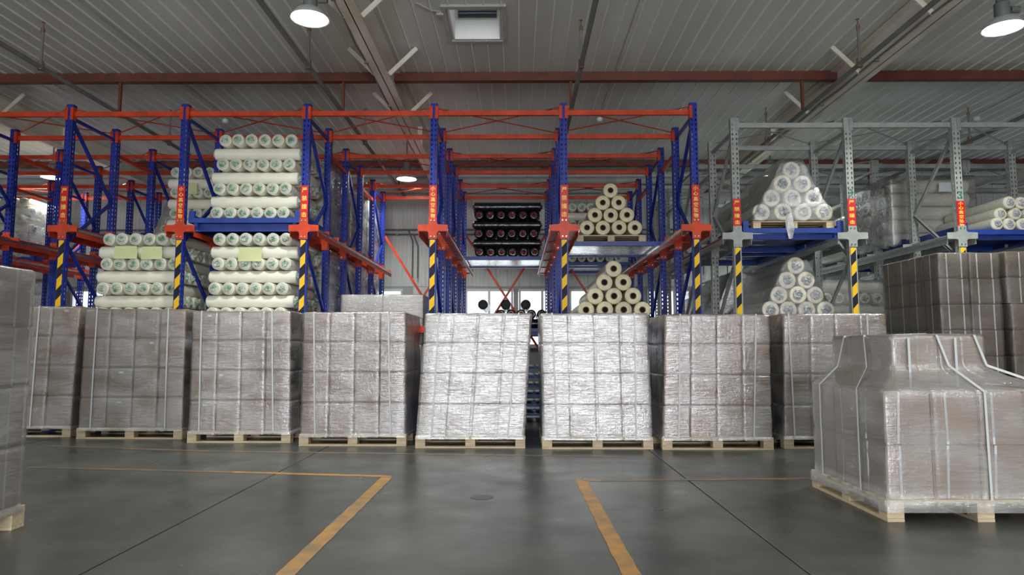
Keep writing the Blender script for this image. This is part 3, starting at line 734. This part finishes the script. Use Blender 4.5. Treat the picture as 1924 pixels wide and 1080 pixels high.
def carton_load(name, label, x, yf, W_, D_, nx, ny, nz, ch, film, lean=(0, 0), top_hx=0, straps=(.12, .84), pal=True, yaw=0.0, cm='carton', z0=0.0, cstrap=False, gap=.010, PH=.12, group='wrapped carton loads', inset=.012, strap_side=False, foil=False, stickers=3, root=None):
    root = tag(put(name, None, None, (x, yf+D_/2, z0), (0, 0, yaw)), label, 'carton load', group)
    b = 0
    if pal: pallet_parts(root, W_+.01, D_+.01, PH); b = PH
    cw, cdp = (W_-2*inset)/nx, (D_-2*inset)/ny
    me = carton_mesh((cw-gap, cdp-gap, ch-.004), cm)
    if cstrap:
        mb = MB()
        for sx in ((-.22, .26) if cw > .3 else (0.04,)):
            mb.box((sx*cw, -(cdp-gap)/2-.002, 0), (.013, .002, ch-.01)); mb.box((sx*cw, (cdp-gap)/2+.002, 0), (.013, .002, ch-.01))
        for sy in (0.05,): mb.box((-(cw-gap)/2-.002, sy*cdp, 0), (.002, .013, ch-.01)); mb.box(((cw-gap)/2+.002, sy*cdp, 0), (.002, .013, ch-.01))
        cs = mb.mesh('carton_strap', M['strap'])
    stk = MB().box((0, 0, 0), (.05, .002, .022)).mesh('sticker', M['sticker'])
    H = ch*nz; cand = []
    for k in range(nz):
        sh = Vector(lean)*((k+.5)/nz)
        for i in range(nx):
            for j in range(ny):
                if 0 < i < nx-1 and 0 < j < ny-1 and k < nz-1: continue
                c = put('carton', me, root, (-W_/2+inset+cw*(i+.5)+sh[0]+random.uniform(-.003, .003), -D_/2+inset+cdp*(j+.5)+sh[1]+random.uniform(-.002, .002), b+ch*(k+.5)), (0, 0, random.uniform(-.006, .006)))
                if cstrap: put('carton_strap', cs, c)
                if j == 0: cand.append(c)
    for c in random.sample(cand, min(stickers, len(cand))): put('sticker', stk, c, (random.uniform(-.3, .3)*cw, -(cdp-gap)/2-.003, ch*.36))
    lv = [(b-(.030 if pal else .0), 0, 0, W_/2+.010, D_/2+.010), (b-.002, 0, 0, W_/2+.008, D_/2+.008)]
    zs = []
    for k in range(nz): zs += [(k, .1 if k else .8), (k+.035, 1), (k+.09, 1.05), (k+.3, 1.1), (k+.5, 1.12), (k+.7, 1.1), (k+.91, 1.05), (k+.965, 1)]
    for zq, e in zs+[(nz, -.4)]:
        if zq == nz-.07: pass
        t = zq/nz; z = b+H*t; off = -.008+.008*e
        lv.append((z+.004, lean[0]*t, lean[1]*t, W_/2+.001+off+top_hx*t, D_/2+.001+off))
    shell(lv, M[film], 'stretch_film', root, seed=random.random()*20, seams=(nx, ny))
    for s in straps:
        mb = MB(); xx = -W_/2+W_*s; o = .012; dr = random.uniform(-.02, .02)
        P = [(xx-dr, -D_/2-o, b-.01), (xx+lean[0]*.5, -D_/2-o+lean[1]*.5, b+H*.5), (xx+lean[0]+dr, -D_/2-o+lean[1]+.006, b+H+.008), (xx+lean[0]+dr, lean[1], b+H+.014), (xx+lean[0], D_/2+o+lean[1], b+H+.008), (xx, D_/2+o, b-.01)]
        for p, q in zip(P, P[1:]): mb.bar(p, q, .015, .0018, up=(0, 1, 0) if abs(p[2]-q[2]) > .2 else (0, 0, 1))
        mb.build('strap', M['strap'], root)
    if strap_side:
        for s in (.3, .7):
            mb = MB(); yy = -D_/2+D_*s; o = .012
            P = [(-W_/2-o, yy, b-.01), (-W_/2-o+lean[0], yy, b+H+.008), (W_/2+o+lean[0], yy, b+H+.012), (W_/2+o, yy, b-.01)]
            for p, q in zip(P, P[1:]): mb.bar(p, q, .0018 if abs(p[2]-q[2]) > .2 else .015, .015 if abs(p[2]-q[2]) > .2 else .0018, up=(0, 1, 0) if abs(p[2]-q[2]) > .2 else (0, 0, 1))
            mb.build('strap', M['strap'], root)
    return root

# ================================================================== FRONT ROW OF LOADS
rows = [ # left px, right px, bottom y, top-left px, top-right px, top y, film, straps
 (-66, 132, 821, -50, 152, 576, 'film_thin', (.1, .62), 'wrapped carton load half hidden behind the near left stack'),
 (144, 342, 825, 160, 350, 581, 'film_thin', (.13, .83), 'brownish wrapped carton load, second from left in the front row'),
 (352, 545, 832, 361, 547, 585, 'film_mid', (.11, .82), 'wrapped carton load under the tall roll pile on raised blue tray'),
 (562, 762, 838, 569, 763, 587, 'film_mid', (.13, .84), 'wrapped carton load left of the one leaning right, front row'),
 (781, 986, 842, 799, 999, 589, 'film_lit', (.14, .86), 'pale wrapped carton load leaning right in the middle of front row'),
 (1020, 1227, 844, 1016, 1218, 589, 'film_lit', (.12, .86), 'pale upright wrapped carton load right of the leaning one'),
 (1246, 1453, 845, 1250, 1446, 591, 'film_mid', (.15, .84), 'wrapped carton load below the warning posts where the racks meet'),
 (1474, 1680, 843, 1472, 1665, 590, 'film_mid', (.08, .80), 'wrapped carton load partly hidden behind the stepped near load'),
]
for (a, b, yb, ta, tb, ty, film, st, lb) in rows:
    pa, pb = flo(a, yb), flo((a+b)/2, yb); Y = pb.y; x0 = at(a, yb, Y).x; x1 = at(b, yb, Y).x
    t0, t1 = at(ta, ty, Y), at(tb, ty, Y); W_ = x1-x0; zt = t0.z
    lean = ((t0.x+t1.x)/2-(x0+x1)/2, 0)
    carton_load('carton_load', lb, (x0+x1)/2, Y, W_, 1.0, 4, 3, 4, (zt-.12)/4, film, lean=lean, top_hx=((t1.x-t0.x)-W_)/2+.004, straps=st, group='front row of wrapped loads', yaw=random.uniform(-.006, .006))

# near left stack
carton_load('carton_load', 'tall blurred wrapped carton stack cut off by the left edge', -3.36, 2.80, 1.12, 1.14, 3, 4, 4, .332, 'film_soft', straps=(.9,), strap_side=True, cstrap=True, group='nearest loads')
# near right stepped load
def stepped():
    f = flo(1668, 981); X0, Y0 = f.x, f.y; W_, D_ = 1.14, 1.02; PH = .125
    root = tag(put('carton_load', None, None, (X0+W_/2, Y0+D_/2, 0)), 'stepped wrapped carton load with a smaller top tier, nearest right', 'carton load', 'nearest loads')
    pallet_parts(root, W_, D_, PH, turn=True)
    cw, cdp, ch = 1.1/4, .98/3, .312; me = carton_mesh((cw-.006, cdp-.006, ch-.004), 'carton')
    mb = MB()
    for sx in (-.2,): mb.box((sx*cw, -cdp/2-.0, 0), (.014, .003, ch-.01))
    mb.box((-cw/2, .05, 0), (.003, .014, ch-.01)); cs = mb.mesh('carton_strap', M['strap'])
    for k in range(2):
        for i in range(4):
            for j in range(3):
                c = put('carton', me, root, (-.55+cw*(i+.5)+random.uniform(-.004, .004), -.49+cdp*(j+.5), PH+ch*(k+.5)), (0, 0, random.uniform(-.008, .008))); put('carton_strap', cs, c, (0, 0, 0), (0, random.uniform(-.03, .06), 0))
    tx0, tx1, ty0, ty1 = -.40, .17, -.33, .46; zt = PH+2*ch; th = .335
    for i in range(2):
        for j in range(3):
            c = put('carton', carton_mesh(((tx1-tx0)/2-.006, (ty1-ty0)/3-.006, th-.004), 'carton'), root, (tx0+(tx1-tx0)*(i+.5)/2, ty0+(ty1-ty0)*(j+.5)/3, zt+th/2)); put('carton_strap', cs, c)
    lv = [(PH-.07, 0, 0, W_/2+.010, D_/2+.010), (PH-.005, 0, 0, W_/2+.008, D_/2+.008)]
    for i in range(11):
        z = PH+2*ch*i/10; p = -.008 if i == 5 else 0; lv.append((z, 0, 0, .556+p, .497+p))
    tcx, tcy, thx, thy = (tx0+tx1)/2, (ty0+ty1)/2, (tx1-tx0)/2+.006, (ty1-ty0)/2+.006
    for i in range(1, 9):
        t = i/8; e = 1-(1-t)**2.2; z = zt+.01+.17*t
        lv.append((z, tcx*e, tcy*e, .556+(thx-.556)*e, .497+(thy-.497)*e))
    for i in range(1, 6): lv.append((zt+.18+(th-.174)*i/5, tcx, tcy, thx-(.008 if i == 5 else 0), thy-(.008 if i == 5 else 0)))
    shell(lv, M['film_soft'], 'stretch_film', root, seed=3.3, rc=.02, amp=.008, seams=(4, 3), gd=.004)
    o = .01
    for (xb, xt) in ((.04, -.13), (.50, .10)):
        mb = MB(); P = [(xb, -.497-o, PH-.03), (xb-.005, -.497-o, zt), (xt+.05, -.36-o, zt+.15), (xt, ty0-.006-o, zt+th), (xt, 0, zt+th+.012), (xt, ty1+.02, zt+th)]
        for p, q in zip(P, P[1:]): mb.bar(p, q, .014, .002, up=(0, 1, 0) if abs(p[2]-q[2]) > .1 else (0, 0, 1))
        mb.build('strap', M['strap'], root)
    for (yb, yt) in ((-.20, -.02), (.33, .25)):
        mb = MB(); P = [(-.556-o, yb, PH-.03), (-.556-o, yb, zt), (-.44-o, (yb+yt)/2, zt+.13), (tx0-.006-o, yt, zt+th), (0, yt, zt+th+.012)]
        for p, q in zip(P, P[1:]): mb.bar(p, q, .014, .002, up=(1, 0, 0))
        mb.build('strap', M['strap'], root)
stepped()
# tall dark stack at right and its neighbours
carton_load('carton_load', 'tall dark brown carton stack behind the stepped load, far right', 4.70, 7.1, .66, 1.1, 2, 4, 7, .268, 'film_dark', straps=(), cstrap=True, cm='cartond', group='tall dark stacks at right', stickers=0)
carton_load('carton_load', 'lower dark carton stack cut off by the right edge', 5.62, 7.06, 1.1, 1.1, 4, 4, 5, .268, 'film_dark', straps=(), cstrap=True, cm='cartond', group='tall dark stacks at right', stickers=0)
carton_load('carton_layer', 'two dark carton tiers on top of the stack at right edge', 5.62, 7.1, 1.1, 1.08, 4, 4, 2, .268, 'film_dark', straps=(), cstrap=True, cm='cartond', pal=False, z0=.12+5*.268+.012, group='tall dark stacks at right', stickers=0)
# silvery wrapped cartons between the front row and the rack
carton_load('carton_load', 'silvery film wrapped cartons behind the front row, left of middle post', -1.69, 8.47, 1.05, 1.0, 2, 2, 5, .31, 'foil', straps=(), group='silvery wrapped load', stickers=0)

# ================================================================== PILES ON THE BLUE RACK
UT, LT = 2.625, 1.355      # deck heights
def deck(x, y, z, label, W_=1.36, D_=1.16, hgt=.14, m='tray', lug=True): return tray(x, y+D_/2, z, W_, D_, hgt, label, m, lug)
cB, cC, cH, cI = (BC[3]+BC[4])/2, (BC[4]+BC[5])/2, (BC[6]+BC[7])/2, (BC[7]+BC[8])/2
g = 'white rolls piled crosswise'
XC = at(472, 400, 8.45).x
deck(cC, 8.38, UT, 'raised blue steel tray carrying the tall white roll pile', W_=1.40, hgt=.155)
cross_pile('white', XC-.02, 8.45, UT+.004, 7, 'pile on raised blue tray', g, lean=.012)
deck(cC-.02, 8.38, LT, 'lower blue steel tray under the white pile below the raised tray')
cross_pile('white', XC-.02, 8.45, LT+.004, 7, 'pile beneath raised blue tray', g, lean=.008)
XB = at(256, 500, 8.45).x
deck(cB+.05, 8.38, LT, 'lower blue steel tray under the left pile with yellow sheets', W_=1.32)
cross_pile('white', XB, 8.45, LT+.004, 7, 'left pile with yellow sheets', g, lean=.008, single=lambda e, i, j: e or i < 3)
# deeper piles in the same two bays
dn = ['second deep', 'third deep', 'fourth deep']
ends_x = {0: (600, 9.72), 1: (645, 10.98), 2: (682, 12.24)}
for n in range(3):
    y = 9.72+1.26*n; x = -3.28
    for (z, nm, pz) in ((UT, 'upper', 7), (LT, 'lower', 7)):
        deck(cC-.02, y-.05, z, 'blue steel tray, %s level, %s place behind the raised pile' % (nm, dn[n]), hgt=.14)
        cross_pile('white', x, y, z+.004, pz, '%s pile %s behind raised pile' % (nm, dn[n].split()[0]), g, single=NONE if n else (lambda e, i, j: i == 5 if e else True))
        wrap_pile(x, y-.02, y+1.14, z+.01, z+.004+.148*pz+.02, 1.16, M['film_thin'], 'glossy clear wrap round %s %s pile behind the raised pile' % (nm, dn[n].split()[0]))
xE = -4.72
deck(cB, 9.95, UT, 'blue steel tray under the left rear pile with one sheet', hgt=.14)
cross_pile('white', xE, 10.02, UT+.004, 7, 'left rear pile with one sheet', g, single=lambda e, i, j: i < 4 if e else i == 0)
deck(cB, 9.95, LT, 'blue steel tray, lower level behind the left pile', hgt=.14)
cross_pile('white', xE+.2, 10.02, LT+.004, 7, 'lower pile behind left front pile', g, single=NONE)
wrap_pile(xE+.2, 10.0, 11.16, LT+.01, LT+1.06, 1.16, M['film_thin'], 'clear wrap round the lower pile behind the left front pile')
deck(BC[2]*.5+BC[3]*.5, 11.9, UT, 'blue steel tray carrying the loose far left pyramid', hgt=.14)
pyramid('thin', -6.12, 11.95, UT+.004, 6, .168, 'far left loose pyramid', 'wrapped rolls in the far left pyramid', 'translucent')
wrap_pile(-6.12, 11.93, 13.17, UT+.01, UT+.97, 1.06, M['film_thin'], 'clear wrap round the far left pyramid of rolls', wt=.3)
deck(-9.3, 12.0, UT, 'blue steel tray at the left edge, upper level', hgt=.14)
cross_pile('white', -9.35, 12.05, UT+.004, 7, 'far pile at left edge', g, single=lambda e, i, j: i > 1 if e else i == 0)
deck(-9.3, 12.0, LT, 'blue steel tray at the left edge, lower level', hgt=.14)
cross_pile('white', -9.35, 12.05, LT+.004, 6, 'far lower pile at left edge', g, single=NONE)
for nm, z in (('upper', UT), ('lower', LT)):
    wrap_pile(-9.35, 12.02, 13.18, z+.01, z+1.06-(.15 if z == LT else 0), 1.16, M['film_soft'], 'milky wrap round the %s far pile at left edge' % nm)
# paper sheets
def sheet(px0, py0, px1, py1, Y, label, m='sheet', cat='paper', curl=.012):
    a, b = at(px0, py0, Y), at(px1, py1, Y); mb = MB(); n = 6; vs = []; wv = abs(b.x-a.x); hv = abs(a.z-b.z)
    for i in range(n+1):
        for j in range(n+1):
            u, v = i/n, j/n; y = -curl*math.sin(u*3.1)*v-.006*math.sin(v*4+u*3)
            vs += [((u-.5)*wv+.02*v*(u-.5), y, (.5-v)*hv), ((u-.5)*wv+.02*v*(u-.5), y+.0015, (.5-v)*hv)]
    fs = []
    for i in range(n):
        for j in range(n):
            q = [2*(i*(n+1)+j), 2*(i*(n+1)+j+1), 2*((i+1)*(n+1)+j+1), 2*((i+1)*(n+1)+j)]
            fs.append(tuple(q)); fs.append(tuple(k+1 for k in q[::-1]))
    o = put('paper_sheet', mb.add(vs, fs).mesh('paper_sheet', M[m]), None, ((a.x+b.x)/2, Y, (a.z+b.z)/2)); return tag(o, label, cat, 'paper sheets stuck on the roll piles')
sheet(216, 462, 256, 486, 8.425, 'pale yellow sheet on left pile, left of two')
sheet(267, 463, 303, 487, 8.425, 'pale yellow sheet on left pile, right of two')
sheet(449, 465, 490, 491, 8.425, 'pale yellow sheet on the pile beneath raised blue tray')
sheet(343, 343, 369, 365, 9.99, 'pale yellow sheet on the left rear pile behind the post')
# black rolls
xH = -.185; zH = 2.53
deck(cH, 11.28, zH, 'blue tray with silvery deck carrying the black rolls', W_=1.36, hgt=.066, m='galv', lug=False)
KW = KIND['black']
cross_pile('black', xH, 11.32, zH+.004, 6, 'black pile on the tray', 'black rolls piled crosswise', adj='black', W_=1.08, bottom_ends=True, single=lambda e, i, j: e or i == 0)
deck(cH, 11.28, LT-.02, 'lower blue tray behind the leaning load carrying black rolls', W_=1.36, hgt=.118, m='galv', lug=False)
for i in range(6): roll('black', xH+.05, 11.42+.17*i, LT-.016+RW, True, 'black crosswise roll, %s from front, on the lower black layer' % ORD[i], 'low black rolls')
for i, px in enumerate((907, 950, 988)):
    for q in (0, 1): roll('black', xH-.1+.17*(2*i+q), 11.9, LT-.016+RW*3+.0005, False, 'black roll end under the peeking ends, %s from left' % ORD[2*i+q], 'low black rolls')
    p = at(px, 577, 11.35)
    roll('cap', p.x, 11.9, LT-.016+RW*4+.0865, False, 'black film roll end peeking over the leaning load, %s from left' % ORD[i], 'low black rolls', parts=False)
# cream pyramids
xI = at(1147, 400, 9.85).x; zI = 2.53
deck(cI-.02, 9.70, zI, 'blue tray with silvery deck carrying the yellow pyramid', W_=1.36, D_=1.25, hgt=.066, m='galv', lug=False)
wooden_pallet(xI, 10.36, zI+.002, 1.0, 1.1, 'wooden pallet under the yellow roll pyramid', H=.11)
pyramid('cream', xI, 9.80, zI+.113, 4, .232, 'upper yellow pyramid', 'yellow rolls in the upper pyramid', 'pale yellow')
xJ = at(1153, 540, 8.9).x
deck(cI-.02, 8.75, LT+.01, 'lower blue tray carrying the lower yellow pyramid', W_=1.36, D_=1.25, hgt=.147, m='galv', lug=False)
pyramid('cream', xJ, 8.85, LT+.04, 4, .244, 'lower yellow pyramid', 'yellow rolls in the lower pyramid', 'pale yellow')
deck(cI-.02, 12.3, zI+.035, 'blue tray behind the upper yellow pyramid', W_=1.36, hgt=.1, m='galv', lug=False)
cross_pile('white', 1.42, 12.35, zI+.04, 7, 'rear pile behind yellow pyramid', g, single=lambda e, i, j: j > 3 and (e or i == 0))

# ================================================================== GREY RACK PILES
g0, g1, g2, g3 = GC[:4]; G01, G12, G23 = (g0+g1)/2, (g1+g2)/2, (g2+g3)/2
GU, GL = 2.49, 1.33
deck(G01+.02, 8.40, GU, 'blue tray on the grey rack carrying the wrapped roll pyramid', W_=1.24, D_=1.35, hgt=.13, m='galv')
xL = at(1482, 400, 8.6).x+.02
wooden_pallet(xL, 9.06, GU+.002, 1.02, 1.1, 'wooden pallet under the wrapped pyramid on the grey rack', H=.11)
pyramid('milky', xL, 8.50, GU+.113, 4, .262, 'wrapped pyramid on grey rack', 'rolls in the upper wrapped pyramid', 'translucent')
def wrap_pyr(x, y0, y1, z0, z1, wb_, wt, label, m='film_thin'): return wrap_pile(x, y0, y1, z0, z1, wb_, M[m], label, wt=wt)
wrap_pyr(xL, 8.48, 9.84, GU+.115, GU+.90, 1.06, .28, 'wrinkled clear wrap over the pyramid on the grey rack')
deck(G01+.02, 9.95, GU, 'blue tray second deep on the grey rack, left bay', W_=1.24, D_=1.35, hgt=.13, m='galv')
pyramid('milky', xL-.02, 10.0, GU+.02, 4, .262, 'pyramid behind it on grey rack', 'rolls in the rear upper wrapped pyramid', 'translucent', single=False)
wrap_pyr(xL-.02, 9.97, 11.33, GU+.02, GU+.80, 1.06, .28, 'clear wrap over the rear pyramid in the left grey bay')
deck(G01+.02, 8.55, GL, 'lower blue tray on the grey rack under the lower pyramid', W_=1.24, D_=1.35, hgt=.12, m='galv')
xL2 = at(1492, 540, 8.8).x
pyramid('milky', xL2, 8.7, GL+.05, 4, .232, 'lower pyramid on grey rack', 'rolls in the lower wrapped pyramid', 'translucent')
wrap_pyr(xL2, 8.69, 10.03, GL+.05, GL+.80, .98, .3, 'clear wrap over the lower pyramid on the grey rack', 'film_dark')
for n, y in enumerate((10.15, 11.6)):
    deck(G01+.02, y, GL, ['lower blue tray second deep in the left grey bay', 'lower blue tray third deep in the left grey bay'][n], W_=1.24, D_=1.35, hgt=.12, m='galv')
    pyramid('milky', G01-.06, y+.02, GL+.01, 4, .232, ['second deep lower grey pyramid', 'third deep lower grey pyramid'][n], 'rolls deep in the lower left grey bay', 'translucent', single=False)
    wrap_pyr(G01-.06, y, y+1.36, GL+.01, GL+.8, 1.0, .35, ['clear wrap over second deep lower grey pyramid', 'clear wrap over third deep lower grey pyramid'][n], 'film_mid')
# bay 2 lower rear pile
deck(G12, 9.95, GL, 'lower blue tray in the middle grey bay', W_=1.22, hgt=.12, m='galv')
cross_pile('thin', G12+.02, 10.0, GL+.004, 4, 'low pile in middle grey bay', 'rolls in the low middle grey bay', adj='translucent', W_=1.08, n=6, single=lambda e, i, j: j > 1 and (e or i == 0))
wrap_pile(G12+.02, 9.98, 11.22, GL+.01, GL+.67, 1.24, M['film_mid'], 'cloudy wrap round the low pile in the middle grey bay')
# bay 3: rear tall wrapped pile with label, front thin pyramid
deck(G23+.02, 8.42, GU-.02, 'blue tray at the right edge carrying thin rolls', W_=1.26, D_=1.25, hgt=.112, m='tray')
p = at(1838, 432, 8.6)
pyramid('thin', 6.34, 8.5, GU-.015, 5, .172, 'low pyramid at right edge', 'thin rolls at the right edge', 'translucent', top=3)
deck(G23, 9.72, GU-.02, 'blue tray under the tall labelled wrapped pile', W_=1.26, D_=1.25, hgt=.112, m='tray')
KIND['thinc'] = KIND['thin']
xM = 5.99
cross_pile('bale', xM, 9.75, GU-.015, 5, 'tall labelled pile on grey rack', 'rolls in the tall labelled pile', adj='translucent', W_=1.04, n=5, allx=True)
wrap_pile(xM+.0, 9.73, 10.97, GU-.01, GU+1.0, 1.24, M['film_thin'], 'cloudy brown tinted wrap round the tall labelled pile')
a = at(1775, 352, 9.69); sheet(1764, 343, 1787, 360, 9.70, 'white printed label sheet on the tall wrapped pile', m='paper')
deck(G23, 11.02, GU-.02, 'blue tray behind the tall labelled pile', W_=1.26, D_=1.2, hgt=.112, m='tray')
cross_pile('thin', 5.95, 11.05, GU-.015, 4, 'pile behind the tall labelled one', 'rolls behind the tall labelled pile', adj='translucent', W_=1.06, single=NONE)
wrap_pile(5.95, 11.03, 12.27, GU-.01, GU+.67, 1.24, M['film_thin'], 'clear wrap round the pile behind the labelled one')

# ================================================================== THINGS BEHIND THE FRONT ROW
def plastic_pallet(x, y, z, label):
    o = tag(put('plastic_pallet', None, None, (x, y, z)), label, 'pallet', 'stacked blue pallets')
    mb = MB()
    for k in range(9): mb.box((-.5+.125*k, 0, .115), (.09, 1.0, .02))
    for yy in (-.45, 0, .45): mb.box((0, yy, .1), (1.08, .1, .02))
    mb.build('deck', M['plastic'], o)
    for xx in (-.47, 0, .47):
        for yy in (-.43, 0, .43): MB().box((xx, yy, .045), (.13, .13, .09)).build('foot', M['plastic'], o)
for k in range(6): plastic_pallet(.05, 9.9, .127*k, 'blue plastic pallet in gap right of leaning load, %s from the floor' % ORD[k])
# scraps of loose film on the upper grey pile: a hanging crumpled wisp and a white tuft
def wisp(px, py, Y, w_, h_, label, m):
    p = at(px, py, Y); n = 10; vs = []; rnd = random.Random(px)
    for i in range(7):
        for j in range(n):
            a = 2*math.pi*j/n; t = i/6; rr = w_*(.25+.75*math.sin(math.pi*min(1, t*.8+.12)))*(1+rnd.uniform(-.25, .25))
            vs.append((rr*math.cos(a), rr*.35*math.sin(a), -h_*t+rnd.uniform(-.01, .01)))
    fs = [(i*n+j, i*n+(j+1) % n, (i+1)*n+(j+1) % n, (i+1)*n+j) for i in range(6) for j in range(n)]+[tuple(range(n)), tuple(range(6*n, 7*n))]
    o = put('film_scrap', MB().add(vs, fs).mesh('film_scrap', M[m], True), None, p); tag(o, label, 'film scrap')
wisp(1484, 400, 8.40, .055, .32, 'crumpled clear film scrap hanging over the grey rack tray edge', 'film_soft')
wisp(1534, 352, 8.5, .05, .12, 'white film tuft sticking from the pyramid on the grey rack', 'film_lit')
